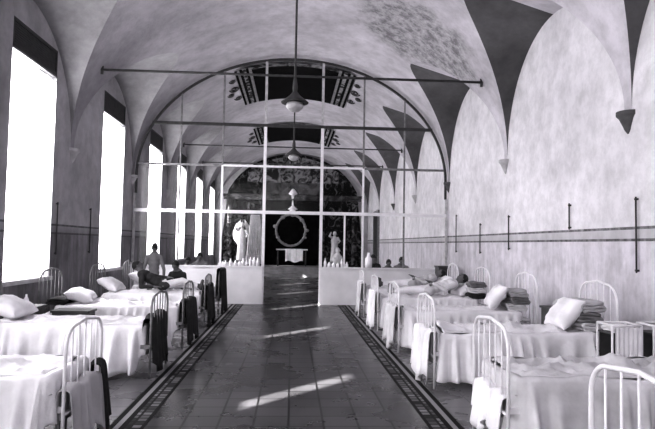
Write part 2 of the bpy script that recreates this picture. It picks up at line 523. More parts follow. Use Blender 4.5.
# ------------------------------------------------------------------ ceiling paintings
def ceiling_painting(y0, y1, label):
    t = thing('ceiling_painting', label, 'painting', (0, y0, 0), 0, 'dark framed paintings on the vault crown')
    def patch(xa0, xa1, ya, yb_, off, mat, name, taper=0, nx=12):
        mb = MB(); rows = []
        for i in range(7):
            f = i / 6; y = ya + (yb_ - ya) * f
            row = []
            for j in range(nx + 1):
                x = (xa0 + (xa1 - xa0) * j / nx) * (1 - taper * f)
                row.append((x, y - y0, zb(x) - off))
            rows.append(row)
        mb.grid(rows)
        return mb.build(name, M[mat], t, True)
    L = y1 - y0
    patch(-1.28, 1.28, y0 + .35, y1, .03, 'dark_paint', 'dark_field')
    patch(-1.6, 1.6, y0, y0 + .35, .035, 'fresco_top', 'mottled_border')
    for s in (1, -1):
        for a, b, m in ((1.28, 1.36, 'gilt'), (1.36, 1.43, 'dark_paint'), (1.43, 1.54, 'fresco_stripe'), (1.54, 1.62, 'dark_paint'), (1.62, 1.69, 'gilt'), (1.69, 1.76, 'dark_paint')):
            patch(s*a, s*b, y0 + .1, y1 - .05, .045, m, 'painted_frame_band', nx=2)
        # scrolls outside the frame
        for (cx, cy, rr) in ((1.92, L*.45, .15), (2.08, L*.58, .10), (1.90, L*.72, .12), (1.9, L*.25, .09)):
            mb = MB(); pts = []
            for q in range(22):
                a = q / 21 * 3.4 * PI; r = rr * (1 - q / 26)
                x = s * (cx + r * math.cos(a)); y = cy + r * 1.8 * math.sin(a)
                pts.append((x, y, zb(x) - .03))
            mb.tube(pts, .022, 6); mb.build('scroll', M['dark_iron'], t, True)
ceiling_painting(16.75, 21.0, 'nearer large dark ceiling painting with striped frame and scrolls')
ceiling_painting(25.2, 29.6, 'farther small dark ceiling painting with pale frame above the end arch')

# ------------------------------------------------------------------ end: reredos, altar, statues
YR = YE - .25
re = thing('reredos', 'dark painted altar screen filling the arch at the far end', 'altar screen', (0, YR, 0))
def RP(mb, name, m, smooth=False):
    return mb.build(name, m, re, smooth)
hw = 4.02
def rz(x): return EYE + 1.55 + 3.62 * math.sqrt(max(0, 1 - (x / (hw + .01)) ** 2.0)) if abs(x) < hw else EYE
def arch_panel(x0, x1, z0, y, zmax=99, inset=.0):
    mb = MB(); n = 24
    top = [(x0 + (x1-x0)*i/n, y, min(zmax, rz(x0 + (x1-x0)*i/n) - inset)) for i in range(n+1)]
    mb.grid([[(p[0], y, z0) for p in top], top]); return mb
RP(arch_panel(-hw, hw, 0, .1), 'backing_panel', M['fresco_dark'])
RP(arch_panel(-2.6, 2.6, EYE + 3.5, .04, inset=.18), 'arch_painting', M['fresco_top'])
RP(arch_panel(-1.55, 1.55, EYE + 2.85, .05, EYE + 4.3), 'centre_painting', M['fresco_mid'])
mb = MB(); mb.box(-hw + .05, hw - .05, -.1, .1, EYE + 2.66, EYE + 2.8); mb.box(-hw + .1, hw - .1, -.04, .1, EYE + 2.5, EYE + 2.66)
RP(mb, 'cornice', M['fresco_mid'])
for s in (1, -1):
    for x in (1.7, 3.55):
        mb = MB()
        mb.lathe([(.2, .45), (.22, .55), (.16, .62), (.15, 2.0), (.14, 3.8), (.2, 3.95), (.22, 4.1)], (s*x, 0, 0), 14)
        RP(mb, 'column', M['fresco_col'], True)
    mb = arch_panel(s*1.95, s*3.3, .8, .03, 4.0); RP(mb, 'side_painting', M['fresco_dark'])
mb = MB(); mb.box(-1.5, 1.5, -.02, .04, .5, EYE + 2.45); RP(mb, 'altar_recess', M['dark_paint'])
# oval wreath
mb = MB()
for q in range(26):
    a = 2*PI*q/26; rr = .13 + .07 * ((q * 7) % 3 == 0) + .04 * math.sin(q * 2.3)
    mb.ell((-.08 + .82 * math.cos(a) * (1 + .12 * (q % 4 == 0)), -.1, EYE + .78 + .88 * math.sin(a)), (rr*.6, .05, rr * .5), 8, 5)
mb.tube([(-.08 + .83 * math.cos(2*PI*q/40), -.08, EYE + .78 + .89 * math.sin(2*PI*q/40)) for q in range(41)], .07, 8)
RP(mb, 'wreath_frame', M['gilt'], True)
mb = MB(); mb.ell((-.08, -.06, EYE + .78), (.74, .05, .8), 24, 10); RP(mb, 'oval_picture', M['dark_paint'], True)

st = MB()
st.box(-2.2, 2.2, 29.6, YR - .15, 0, .15); st.box(-2.0, 2.0, 30.0, YR - .15, .15, .30); st.box(-1.8, 1.8, 30.4, YR - .15, .30, .45)
pl = st.build('altar_platform', M['grey_stone']); tag(pl, 'three-stepped grey stone platform carrying the altar table', 'platform')
al = thing('altar_table', 'small altar table with a white cloth before the dark recess', 'table', (0, 32.2, .45))
mb = MB(); mb.box(-.85, .85, -.3, .3, .86, .93); mb.build('tabletop', M['marble'], al)
for sx in (1, -1):
    for sy in (1, -1):
        mb = MB(); mb.tube([(sx*.75, sy*.22, 0), (sx*.75, sy*.22, .86)], .04, 8); mb.build('leg', M['dark_wood'], al, True)
mb = MB(); rows = []
for i in range(4):
    z = [.94, .93, .6, .25][i]; off = [.0, .02, .03, .05][i]
    rows.append([(x, -.31 - off - .02 * math.sin(x * 40) * i / 3, z - (.05 * math.sin(x * 9) if i == 3 else 0)) for x in [-.35 + .95 * j / 30 for j in range(31)]])
rows.insert(0, [(r[0], .3, .94) for r in rows[0]])
mb.grid(rows); cl = mb.build('altar_cloth', M['linen'], None, True, (0, 32.2, .45)); tag(cl, 'white cloth hanging off the front of the altar table', 'cloth')

def statue(loc, h, label, wings=True, lean=0.0):
    t = thing('robed_statue', label, 'statue', loc)
    mb = MB(); k = h
    mb.box(-.28, .28, -.28, .28, 0, .5); mb.box(-.22, .22, -.22, .22, .5, .72); mb.build('pedestal', M['grey_stone'], t)
    mb = MB(); rows = []
    for i in range(17):
        f = i / 16; z = .72 + k * .84 * f
        r = .13 * k * (1.0 - .35 * f) if f < .6 else .13 * k * (.79 + .12 * math.sin((f - .6) / .4 * PI) - (.55 * max(0, f - .85) / .15))
        rows.append([(r * (1 + .10 * math.sin(7 * a + f * 3) * (1 - f)) * math.cos(a) + lean * f, r * .75 * (1 + .10 * math.cos(6*a) * (1 - f)) * math.sin(a), z) for a in [2*PI*j/28 for j in range(28)]])
    mb.grid(rows, True)
    mb.build('robe', M['marble'], t, True)
    mb = MB(); mb.ell((lean, 0, .72 + k*.91), (.06*k, .065*k, .08*k)); mb.build('head', M['marble'], t, True)
    for s in (1, -1):
        mb = MB(); mb.tube([(lean + s*.09*k, 0, .72 + k*.78), (lean + s*.17*k, -.05*k, .72 + k*(.66 if s > 0 else .82)), (lean + s*.12*k, -.16*k, .72 + k*(.6 if s > 0 else .95))], [.045*k, .035*k, .02*k], 8)
        mb.build('arm', M['marble'], t, True)
        if wings:
            mb = MB(); rows = []
            for i in range(8):
                f = i / 7
                rows.append([(lean + s * (.05 + .20 * math.sin(f * 2.2) * (.4 + .6 * q / 4)) * k, .08*k + .02 * q, .72 + k * (.95 - .55 * f + .12 * q / 4)) for q in range(5)])
            mb.grid(rows); w_ = mb.build('wing', M['marble'], t, True); sm = w_.modifiers.new('s', 'SOLIDIFY'); sm.thickness = .03
    return t
statue((-2.75, 32.6, 0), 2.1, 'large white robed statue with wings left of the altar')
statue((2.35, 32.7, 0), 1.7, 'slender pale robed statue right of the altar recess', False)
# draped curtain between statue and altar
def curtain(x0, x1, y, z0, z1, mat, n=60, amp=.06, spread=0):
    mb = MB(); rows = []
    for i in range(10):
        f = i / 9
        rows.append([(x0 + (x1 - x0) * j / n + spread * f * (j / n - .5), y + amp * (.4 + f) * math.sin(j * .9 + f * .5), z1 + (z0 - z1) * f) for j in range(n + 1)])
    mb.grid(rows); return mb
cu = curtain(-2.25, -1.75, 31.9, .55, EYE + 1.55, 'x', spread=.5)
o = cu.build('draped_curtain', M['linen_mid'], None, True); tag(o, 'grey draped curtain hanging between the winged statue and the altar recess', 'curtain')
# small white bust-like vase on right
vz = thing('white_urn', 'small white urn on a stand at the right of the altar', 'urn', (2.25, 29.0, 0))
mb = MB(); mb.lathe([(.16,0), (.16,.05), (.05,.12), (.045,.62), (.13,.68), (0,.7)], seg=14); mb.build('stand', M['dark_wood'], vz, True)
mb = MB(); mb.lathe([(.10,.70), (.20,.78), (.26,.92), (.24,1.05), (.12,1.2), (.09,1.28), (.14,1.36), (.06,1.5), (0,1.52)], seg=16); mb.build('urn_body', M['marble'], vz, True)
# dark door at the far right wall
dr = bpy.data.objects.new('door_1', None); C.objects.link(dr); dr.location = (W, 30.2, 0); tag(dr, kind='structure')
mb = MB(); mb.box(-.06, -.01, -.75, .75, 0, 3.3); mb.build('door_leaf', M['dark_wood'], dr)
mb = MB(); mb.box(-.09, -.0, -.87, -.75, 0, 3.42); mb.box(-.09, 0, .75, .87, 0, 3.42); mb.box(-.09, 0, -.75, .75, 3.3, 3.42); mb.build('door_frame', M['mid_iron'], dr)

# ------------------------------------------------------------------ wall rods
def wall_rod(side, y, z0, z1, label):
    t = thing('wall_rod', label, 'rod', (side * (W - .03), y, z0), 0, 'thin iron rods on the walls')
    mb = MB(); mb.tube([(0,0,0), (0,0,z1 - z0)], .012, 6); mb.build('rod', M['dark_iron'], t, True)
    for z in (.03, z1 - z0 - .03):
        mb = MB(); mb.box(-.012 if side > 0 else -.029, .029 if side > 0 else .012, -.015, .015, z - .012, z + .012); mb.build('bracket', M['dark_iron'], t)
for i, (y, z0, z1) in enumerate([(7.2, 1.36, 2.32), (9.0, 1.95, 2.36), (11.6, 1.60, 2.30), (13.4, 1.5, 2.2), (15.4, 1.5, 2.5)]):
    wall_rod(1, y, z0, z1, ['nearest long dark rod on the right wall crossing both painted lines', 'short dark rod on the right wall ending at the painted lines', 'third dark rod from the front on the right wall', 'fourth dark rod from the front on the right wall', 'dark rod on the right wall just before the glazed screen'][i])
for i, (y, z0, z1) in enumerate([(11.15, 1.38, 2.35), (12.95, 1.38, 2.35)]):
    wall_rod(-1, y, z0, z1, ['dark rod on the left wall just past the nearest window', 'dark rod on the left wall just before the second window'][i])

# ------------------------------------------------------------------ beds
BW, BL = .92, 2.2
def u_frame(h, x, rr=.18, r=.0145, flat=.03):
    pts = [(x, 0, 0), (x, 0, h - rr)]
    for i in range(1, 8):
        a = PI/2 * i / 8
        pts.append((x, rr - rr * math.cos(a), h - rr + rr * math.sin(a)))
    pts.append((x, rr, h)); pts.append((x, BW/2, h + flat)); pts.append((x, BW - rr, h))
    for i in range(1, 8):
        a = PI/2 * i / 8
        pts.append((x, BW - rr + rr * math.sin(a), h - rr + rr * math.cos(a)))
    pts += [(x, BW, h - rr), (x, BW, 0)]
    mb = MB(); mb.tube(pts, r, 10); return mb
proto_meshes = {}
def make_bed(label, loc, rz_, iron, group):
    t = thing('iron_bed', label, 'bed', loc, rz_, group)
    if iron not in proto_meshes:
        L = []
        m = M[iron]
        L.append(('foot_frame', u_frame(1.03, 0), m, 1)); L.append(('head_frame', u_frame(1.22, BL, .24), m, 1))
        for x, z in ((0, .36), (BL, .42)):
            mb = MB(); mb.tube([(x, 0, z), (x, BW, z)], .014, 8); L.append(('crossbar', mb, m, 1))
        for x, z, h in ((0, .36, 1.03), (BL, .42, 1.22)):
            for q in range(1, 6):
                y = BW * q / 6
                mb = MB(); mb.tube([(x, y, z), (x, y, h + (.0 if q in (1, 5) else .018) - (.02 if q in (1, 5) else 0))], .0075, 7); L.append(('spindle', mb, m, 1))
        for y in (.03, BW - .03):
            mb = MB(); mb.box(0, BL, y - .012, y + .012, .37, .42); L.append(('side_rail', mb, m, 0))
        mb = MB(); n = 12
        for q in range(n + 1):
            x = .08 + (BL - .16) * q / n; mb.tube([(x, .03, .40), (x, BW - .03, .40)], .006, 5)
        L.append(('spring_base', mb, M['dark_iron'], 1))
        proto_meshes[iron] = [(n_, b_.mesh(n_, mm, bool(sm)), ) for n_, b_, mm, sm in L]
    for n_, me in proto_meshes[iron]:
        o = bpy.data.objects.new(n_, me); C.objects.link(o); o.parent = t
    return t

def cushion_mesh(lx, ly, lz, pinch=.0, nx=16, ny=14, seed=0, wr=.012):
    mb = MB(); rows = []
    R = 20
    pts = {}
    top = []; 
    def sh(u, v, s):
        e = (max(0, 1 - abs(u) ** 3.2) * max(0, 1 - abs(v) ** 3.2)) ** .42
        cx = 1 - .10 * (abs(v) ** 2) * (1 - abs(u)) * 0 - pinch * (1 - abs(v) ** 2) * abs(u) ** 3
        cy = 1 - pinch * (1 - abs(u) ** 2) * abs(v) ** 3
        w = noise.noise(Vector((u * 2.3 + seed, v * 2.3, s * 3 + seed))) * wr * 2 + noise.noise(Vector((u * 6 + seed, v * 6, s))) * wr
        return (u * lx / 2 * cx, v * ly / 2 * cy, s * lz / 2 * e + w * e)
    for s in (1, -1):
        rows = []
        for i in range(nx + 1):
            u = -math.cos(PI * i / nx)
            rows.append([sh(u, -math.cos(PI * j / ny), s) for j in range(ny + 1)][::s])
        mb.grid(rows)
    return mb

def mattress(t_loc, rz_, label, grp):
    mb = cushion_mesh(2.06, .86, .17, 0, 24, 12, 3, .002)
    rot = Matrix.Rotation(rz_, 4, 'Z')
    o = mb.build('mattress', M['ticking'], None, True)
    o.matrix_world = Matrix.Translation(Vector(t_loc)) @ rot @ Matrix.Translation((BL/2, BW/2, .505))
    return tag(o, label, 'mattress', grp)

def coverlet(loc, rz_, mat, label, grp, seed, hem=(.14, .14), foot_hem=.28, bump=.03, xh=1.98):
    """cloth over a mattress, folds deepening towards the hem; local x: foot -> head, y: 0..BW"""
    rnd = random.Random(seed)
    x0, x1, y0, y1 = .075, xh, .02, BW - .02
    per = []
    rc = .07
    n_l = 190; n_s = 44
    def side_pts(ax, ay, bx, by, n, nx_, ny_, which):
        for i in range(n):
            f = i / n
            per.append((ax + (bx - ax) * f, ay + (by - ay) * f, nx_, ny_, which))
    def corner(cx, cy, a0, w):
        for i in range(6):
            a = a0 + PI/2 * i / 6
            per.append((cx + rc * math.cos(a), cy + rc * math.sin(a), math.cos(a), math.sin(a), w))
    # counter clockwise from near side (y=y0)
    side_pts(x0 + rc, y0, x1 - rc, y0, n_l, 0, -1, 'n'); corner(x1 - rc, y0 + rc, -PI/2, 'h')
    side_pts(x1, y0 + rc, x1, y1 - rc, n_s, 1, 0, 'h'); corner(x1 - rc, y1 - rc, 0, 'f')
    side_pts(x1 - rc, y1, x0 + rc, y1, n_l, 0, 1, 'f'); corner(x0 + rc, y1 - rc, PI/2, 't')
    side_pts(x0, y1 - rc, x0, y0 + rc, n_s, -1, 0, 't'); corner(x0 + rc, y0 + rc, PI, 'n')
    hems = {'n': hem[0], 'f': hem[1], 'h': .52, 't': foot_hem}
    n = len(per)
    H = [hems[p[4]] for p in per]
    for _ in range(5): H = [(H[i-1] + H[i] * 2 + H[(i+1) % n]) / 4 for i in range(n)]
    zt = .605
    ph = rnd.random() * 9
    def fold(i):
        p = per[i]; u = p[0] + p[1] * 1.3
        q = u * 36 + ph + 3.5 * math.sin(u * 2.7 + ph) + 2 * math.sin(u * 6.1)
        return (.5 + .5 * math.sin(q)) ** 2.2 * (.45 + .55 * max(0, math.sin(u * 3.7 + seed))) + .5 * (noise.noise(Vector((p[0] * 5 + seed, p[1] * 5, 1.7))) + .3)
    rows = []
    nh = 10
    for k in range(nh + 1):
        f = 1 - k / nh     # 1 at hem
        row = []
        for i, (x, y, nx_, ny_, w) in enumerate(per):
            hz = H[i] + .035 * noise.noise(Vector((x * 2 + seed, y * 2, 0)))
            hz = max(hz, .5) if w == 'h' else max(hz, .015)
            z = zt + (hz - zt) * f
            am = {'n': .19, 'f': .19, 'h': .0, 't': .035}[w]
            off = am * fold(i) * f ** .8 + .015 * f * (w != 't')
            row.append((x + nx_ * off, y + ny_ * off, z - (.0 if k < nh else 0)))
        rows.append(row)
    cx, cy = (x0 + x1) / 2, (y0 + y1) / 2
    for k, (ins, dz) in enumerate([(.012, .018), (.03, .028), (.06, .034)]):
        row = []
        for (x, y, nx_, ny_, w) in per:
            row.append((x - nx_ * ins, y - ny_ * ins, zt + dz + bump * .4 * noise.noise(Vector((x * 4 + seed, y * 4, .5)))))
        rows.append(row)
    mb = MB(); mb.grid(rows, True)
    # top as a regular grid meeting the last ring closely
    tx0, tx1, ty0, ty1 = x0 + .055, x1 - .055, y0 + .055, y1 - .055
    rr = []
    for i in range(71):
        x = tx0 + (tx1 - tx0) * i / 70
        rr.append([(x, ty0 + (ty1 - ty0) * j / 18,
                    zt + .036 + bump * (noise.noise(Vector((x * 3.3 + seed, j / 18 * 3, 2))) + .45 * noise.noise(Vector((x * 8 + seed + j * .15, j / 18 * 9, 5))) + .55 * (1 - abs(noise.noise(Vector((x * 3.5 + seed - j * .12, j / 18 * 3.5 + x, 9)))) * 2) ** 5) * min(1, j / 3, (18 - j) / 3)) for j in range(19)])
    mb.grid(rr)
    o = mb.build('coverlet', M[mat], None, True)
    s = o.modifiers.new('thick', 'SOLIDIFY'); s.thickness = .006; s.offset = 1
    o.location = loc; o.rotation_euler = (0, 0, rz_)
    return tag(o, label, 'bedcover', grp)

def place_local(o, loc, rz_, lp, rot=(0,0,0)):
    o.matrix_world = Matrix.Translation(Vector(loc)) @ Matrix.Rotation(rz_, 4, 'Z') @ Matrix.Translation(Vector(lp)) @ Matrix.Rotation(rot[2], 4, 'Z') @ Matrix.Rotation(rot[1], 4, 'Y') @ Matrix.Rotation(rot[0], 4, 'X')

pm = [cushion_mesh(.44, .70, .20, .10, 16, 18, s * 3.7, .016).mesh('pillow', M['linen'], True) for s in range(4)]
def pillow(loc, rz_, lp, tilt, label, k=0, grp='white pillows on the beds', yaw=0):
    o = bpy.data.objects.new('pillow', pm[k % 4]); C.objects.link(o)
    place_local(o, loc, rz_, lp, (0, tilt, yaw))
    return tag(o, label, 'pillow', grp)

def folded(loc, rz_, lp, label, mat, sz=(.42, .5, .10), yaw=0, grp='folded blankets at the bed heads', seed=0, tilt=0):
    """blanket folded in three layers with rounded folds"""
    mb = MB(); lx, ly, lz = sz; r = lz / 6
    path = []
    for L in range(3):
        z = -lz/2 + r * (2 * L + 1)
        xs_ = [-lx/2 + r, lx/2 - r] if L % 2 == 0 else [lx/2 - r, -lx/2 + r]
        for q in range(7):
            x = xs_[0] + (xs_[1] - xs_[0]) * q / 6
            path.append((x, z + .006 * math.sin(q + L + seed)))
        if L < 2:
            s = 1 if L % 2 == 0 else -1
            for q in range(1, 6):
                a = -PI/2 + PI * q / 6
                path.append((xs_[1] + s * r * math.cos(a), z + r + r * math.sin(a)))
    rows = []
    for j in range(13):
        y = -ly/2 + ly * j / 12
        rows.append([(x + .008 * math.sin(j * .9 + seed), y + .006 * math.sin(x * 20), z - (.018 * (2*j/12 - 1) ** 4) + .008 * noise.noise(Vector((x * 6, y * 6, seed)))) for x, z in path])
    mb.grid(rows)
    o = mb.build('folded_blanket', M[mat], None, True)
    s = o.modifiers.new('thick', 'SOLIDIFY'); s.thickness = r * 1.7; s.offset = 0
    place_local(o, loc, rz_, lp, (0, tilt, yaw))
    return tag(o, label, 'blanket', grp)

def draped(loc, rz_, label, mat, z0, ztop, y0, y1, seed, grp, x=-.0):
    """cloth folded over the foot rail, front and back flaps"""
    mb = MB(); rows = []; n = 40
    prof = []
    for i in range(9): prof.append((-.045 , z0 + (ztop - z0) * i / 9, 1 - i / 9))
    for i in range(7):
        a = PI - PI * i / 6; prof.append((.042 * math.cos(a), ztop + .035 * math.sin(a), 0))
    for i in range(1, 7): prof.append((.045, ztop - (ztop - z0) * .6 * i / 6, i / 6))
    for px, pz, d in prof:
        rows.append([(x + px + (-1 if px < 0 else 1) * (.3 + .7 * d) * .055 * (1 + math.sin(j * .75 + seed + 1.5 * math.sin(j * .21 + seed))) * .5 - (.02 * d if px < 0 else 0), y0 + (y1 - y0) * j / n + .02 * d * math.sin(j * .4 + seed),
                      pz - d * .08 * math.sin(j * .22 + seed) - .02 * (1 - d) * math.sin(j * .3 + seed)) for j in range(n + 1)])
    mb.grid(rows)
    o = mb.build('draped_cloth', M[mat], None, True)
    s = o.modifiers.new('thick', 'SOLIDIFY'); s.thickness = .006
    o.location = loc; o.rotation_euler = (0, 0, rz_)
    return tag(o, label, 'cloth', grp)

FX = 1.68
R_Y = [2.32, 4.5, 6.85, 9.15, 11.4, 13.6]
L_Y = [4.5, 7.3, 9.4, 11.7, 13.9]
GB = {'r': 'white iron beds along the right wall', 'l': 'iron beds along the left wall'}
for i, y in enumerate(R_Y):
    loc = (FX, y, 0); w = ORD[i] if i < 5 else 'farthest'
    bd = make_bed('%s white iron bed in the right-hand row' % w, loc, 0, 'white_paint', GB['r'])
    bd.scale = (1, .93 if i == 1 else 1, 1)
    mattress(loc, 0, 'mattress on the %s bed of the right-hand row' % w, 'mattresses in the right-hand row')
    coverlet(loc, 0, 'linen_mid' if i == 1 else 'linen', ('rumpled greyish' if i == 1 else 'white') + ' coverlet on the %s bed of the right-hand row' % w, 'coverlets in the right-hand row', 11 + i * 3,
             hem=((.08, .2) if i != 1 else (.05, .2)), bump=.09 if i < 3 else .06, xh=(1.98 if i not in (0,) else 1.98))
def lloc(y): return (-FX, y + BW, 0)
for i, y in enumerate(L_Y):
    loc = lloc(y); w = ORD[i] if i < 4 else 'farthest'
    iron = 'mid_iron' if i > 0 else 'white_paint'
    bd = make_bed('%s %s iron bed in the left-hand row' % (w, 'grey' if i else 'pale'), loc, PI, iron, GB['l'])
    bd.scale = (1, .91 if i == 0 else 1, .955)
    mattress(loc, PI, 'mattress on the %s bed of the left-hand row' % w, 'mattresses in the left-hand row')
    coverlet(loc, PI, 'linen', 'white coverlet on the %s bed of the left-hand row' % w, 'white coverlets in the left-hand row', 60 + i * 5,
             hem=(.2, .06), bump=.06)

# pillows and folded blankets
pillow((FX, 2.32, 0), 0, (1.92, .46, .77), -.35, 'pillow on the nearest right-hand bed', 0)
pillow((FX, 4.5, 0), 0, (1.93, .46, .77), -.35, 'pillow on the second right-hand bed', 1)
pillow((FX, 6.85, 0), 0, (1.72, .36, .85), -.9, 'big white pillow leaning in front of the folded blankets on the third right-hand bed', 2).scale.y = .8
for q, (m, lab) in enumerate([('linen_mid', 'pale folded blanket at the bottom of the pile on the third right-hand bed'), ('grey_cloth', 'dark grey folded blanket in the pile on the third right-hand bed'), ('linen_grey', 'light grey folded blanket topping the pile on the third right-hand bed')]):
    folded((FX, 6.85, 0), 0, (1.97 - .02 * q, .40, .715 + q * .12), lab, m, (.31, .58, .115), seed=q * 3, yaw=(.10, -.12, .16)[q], tilt=(0, .04, -.05)[q])
pillow((FX, 9.15, 0), 0, (1.68, .42, .85), -.9, 'white pillow beside three folded blankets on the fourth right-hand bed', 3, yaw=-.2)
for q, (m, lab) in enumerate([('linen_mid', 'lower pale folded blanket on the fourth right-hand bed'), ('grey_cloth', 'middle dark grey folded blanket on the fourth right-hand bed'), ('linen_grey', 'top light grey folded blanket on the fourth right-hand bed')]):
    folded((FX, 9.15, 0), 0, (1.96, .42, .71 + q * .11), lab, m, (.30, .62, .105), seed=4 + q, yaw=(-.1, .1, -.05)[q])
for q, (m, lab) in enumerate([('dark_cloth', 'lower black folded blanket beside the patient on the fifth right-hand bed'), ('linen_mid', 'middle pale folded blanket beside the patient on the fifth right-hand bed'), ('grey_cloth', 'upper grey folded blanket beside the patient on the fifth right-hand bed')]):
    folded((FX, 11.4, 0), 0, (1.98, .17, .70 + q * .11), lab, m, (.32, .26, .10), seed=14 + q, yaw=(.1, -.15, .1)[q])
pillow((FX, 11.4, 0), 0, (1.88, .62, .80), -.6, 'pillow under the head of the patient on the fifth right-hand bed', 0)
pillow((FX, 13.6, 0), 0, (1.92, .46, .80), -.6, 'pillow under the head of the patient on the farthest right-hand bed', 1)
pillow(lloc(4.5), PI, (1.93, .46, .77), -.35, 'pillow on the nearest left-hand bed', 2)
pillow(lloc(7.3), PI, (1.86, .46, .80), -.42, 'big white pillow at the left edge, on the second left-hand bed', 3)
pillow(lloc(9.4), PI, (1.72, .46, .76), -.25, 'pillow on the third left-hand bed, in front of its arched headboard', 0, yaw=.2)
pillow(lloc(11.7), PI, (1.92, .46, .78), -.5, 'pillow behind the reclining person on the fourth left-hand bed', 1)
pillow(lloc(13.9), PI, (1.92, .46, .78), -.5, 'pillow on the farthest left-hand bed', 2)
# dark upper half blanket between pillows on left bed 3
folded(lloc(9.4), PI, (1.97, .5, .70), 'dark folded blanket behind the pillow on the third left-hand bed', 'dark_cloth', (.28, .7, .10), seed=9)

# cloths over the foot rails
draped(lloc(4.5), PI, 'grey rumpled cloth hanging low on the foot of the nearest left-hand bed', 'linen_grey', .08, .50, .12, .84, 1.2, 'cloths over the foot rails')
draped(lloc(4.5), PI, 'dark cloth hanging at the far corner of the nearest left-hand foot rail', 'dark_cloth', .05, .56, .02, .13, 3.2, 'cloths over the foot rails')
draped(lloc(7.3), PI, 'dark garment hanging behind the foot rail of the second left-hand bed', 'dark_cloth', .10, .70, .03, .90, 2.2, 'cloths over the foot rails', x=.05)
draped(lloc(9.4), PI, 'dark garment on the foot rail of the third left-hand bed', 'dark_cloth', .10, .70, .03, .90, .7, 'cloths over the foot rails')
draped(lloc(11.7), PI, 'dark coat on the foot rail of the fourth left-hand bed', 'dark_cloth', .08, .76, .03, .90, 5.0, 'cloths over the foot rails')
draped(lloc(13.9), PI, 'black coats heaped on the foot rail of the farthest left-hand bed', 'dark_cloth', .05, 1.0, .00, .92, 6.0, 'cloths over the foot rails')
draped((FX, 4.5, 0), 0, 'white cloth hanging low inside the foot rail of the second right-hand bed', 'linen', .16, .46, .08, .80, 2.0, 'cloths over the foot rails', x=.03)
draped((FX, 6.85, 0), 0, 'white sheet over the foot rail of the third right-hand bed', 'linen', .06, .62, .02, .90, 3.0, 'cloths over the foot rails')
draped((FX, 9.15, 0), 0, 'white sheet over the foot rail of the fourth right-hand bed', 'linen_mid', .05, .66, .02, .90, 4.0, 'cloths over the foot rails')
draped((FX, 11.4, 0), 0, 'white sheet over the foot rail of the fifth right-hand bed', 'linen', .04, .70, .02, .90, 5.5, 'cloths over the foot rails')
draped((FX, 13.6, 0), 0, 'white sheet over the foot rail of the farthest right-hand bed', 'linen_mid', .04, .75, .02, .90, 6.6, 'cloths over the foot rails')

# ------------------------------------------------------------------ bedside furniture
def cabinet(loc, label, rz_=0, mat='dark_wood', w=.42, d=.40, h=.72):
    t = thing('bedside_cabinet', label, 'cabinet', loc, rz_, 'bedside cabinets')
    mb = MB(); mb.box(-w/2, w/2, -d/2, d/2, .10, h - .03); mb.build('body', M[mat], t)
    mb = MB(); mb.box(-w/2 - .02, w/2 + .02, -d/2 - .02, d/2 + .02, h - .03, h); mb.build('top', M[mat], t)
    mb = MB(); mb.box(-w/2 + .03, w/2 - .03, -d/2 - .012, -d/2, .14, h - .22); dd = mb.build('door', M[mat], t)
    mb = MB(); mb.ell((w/2 - .07, -d/2 - .02, h*.5), (.014,.014,.014), 8, 6); mb.build('knob', M['mid_iron'], dd, True)
    mb = MB(); mb.box(-w/2 + .03, w/2 - .03, -d/2 - .012, -d/2, h - .19, h - .06); dd = mb.build('drawer', M[mat], t)
    mb = MB(); mb.ell((0, -d/2 - .02, h - .125), (.014,.014,.014), 8, 6); mb.build('knob', M['mid_iron'], dd, True)
    for sx in (1, -1):
        for sy in (1, -1):
            mb = MB(); mb.box(sx*w/2 - .02*(sx>0)*2, sx*w/2 + .02*(sx<0)*2, sy*d/2 - .04*(sy>0), sy*d/2 + .04*(sy<0), 0, .10); mb.build('leg', M[mat], t)
cabinet((-3.75, 8.62, 0), 'dark wooden bedside cabinet between the second and third left-hand beds')
cabinet((-3.1, 8.72, 0), 'low dark cabinet in the gap before the third left-hand bed', 0, 'dark_wood', .5, .3, .66)
cabinet((-3.85, 10.8, 0), 'dark wooden bedside cabinet between the third and fourth left-hand beds')
cabinet((-3.9, 6.2, 0), 'dark wooden bedside cabinet between the nearest two left-hand beds')
cabinet((3.9, 15.1, 0), 'dark cabinet by the right wall beside the glazed screen', 0, 'dark_wood', .3, .4, 1.15)
cabinet((3.9, 8.45, 0), 'dark bedside cabinet between the third and fourth right-hand beds', 0, 'dark_wood', .36, .36, .8)
def iron_table(loc, label):
    t = thing('bedside_table', label, 'table', loc)
    w, d, h = .32, .30, .80
    mb = MB(); mb.box(-w/2, w/2, -d/2, d/2, h - .05, h - .03); mb.build('tabletop', M['dark_wood'], t)
    mb = MB(); mb.box(-w/2, w/2, -d/2, d/2, .30, .32); mb.build('shelf', M['dark_wood'], t)
    mb = MB()
    c = [(-w/2,-d/2), (w/2,-d/2), (w/2,d/2), (-w/2,d/2), (-w/2,-d/2)]
    mb.tube([(x, y, h + .05) for x, y in c], .013, 8); mb.build('rim_rail', M['white_paint'], t, True)
    for sx, sy in c[:4]:
        mb = MB(); mb.tube([(sx, sy, 0), (sx, sy, h + .05)], .013, 8); mb.build('leg', M['white_paint'], t, True)
    mb = MB(); mb.box(-w/2 + .02, w/2 - .02, d/2 - .01, d/2, .32, h - .05); mb.build('back_panel', M['dark_wood'], t)
iron_table((3.53, 6.2, 0), 'white tube-framed bedside table with dark shelves beside the third right-hand bed')
iron_table((3.98, 6.2, 0), 'second white tube-framed table with dark shelves, against the right wall')
hc = curtain(3.39, 3.67, 6.03, .44, .83, 'x', 40, .008); o = hc.build('hanging_cloth', M['linen'], None, True)
tag(o, 'white cloth hanging over the front of the tube-framed bedside table', 'cloth')
o = folded((3.53, 6.2, 0), 0, (0, 0, .81), 'white folded cloth lying on the tube-framed bedside table', 'linen', (.26, .26, .07), grp='table linen', seed=3)
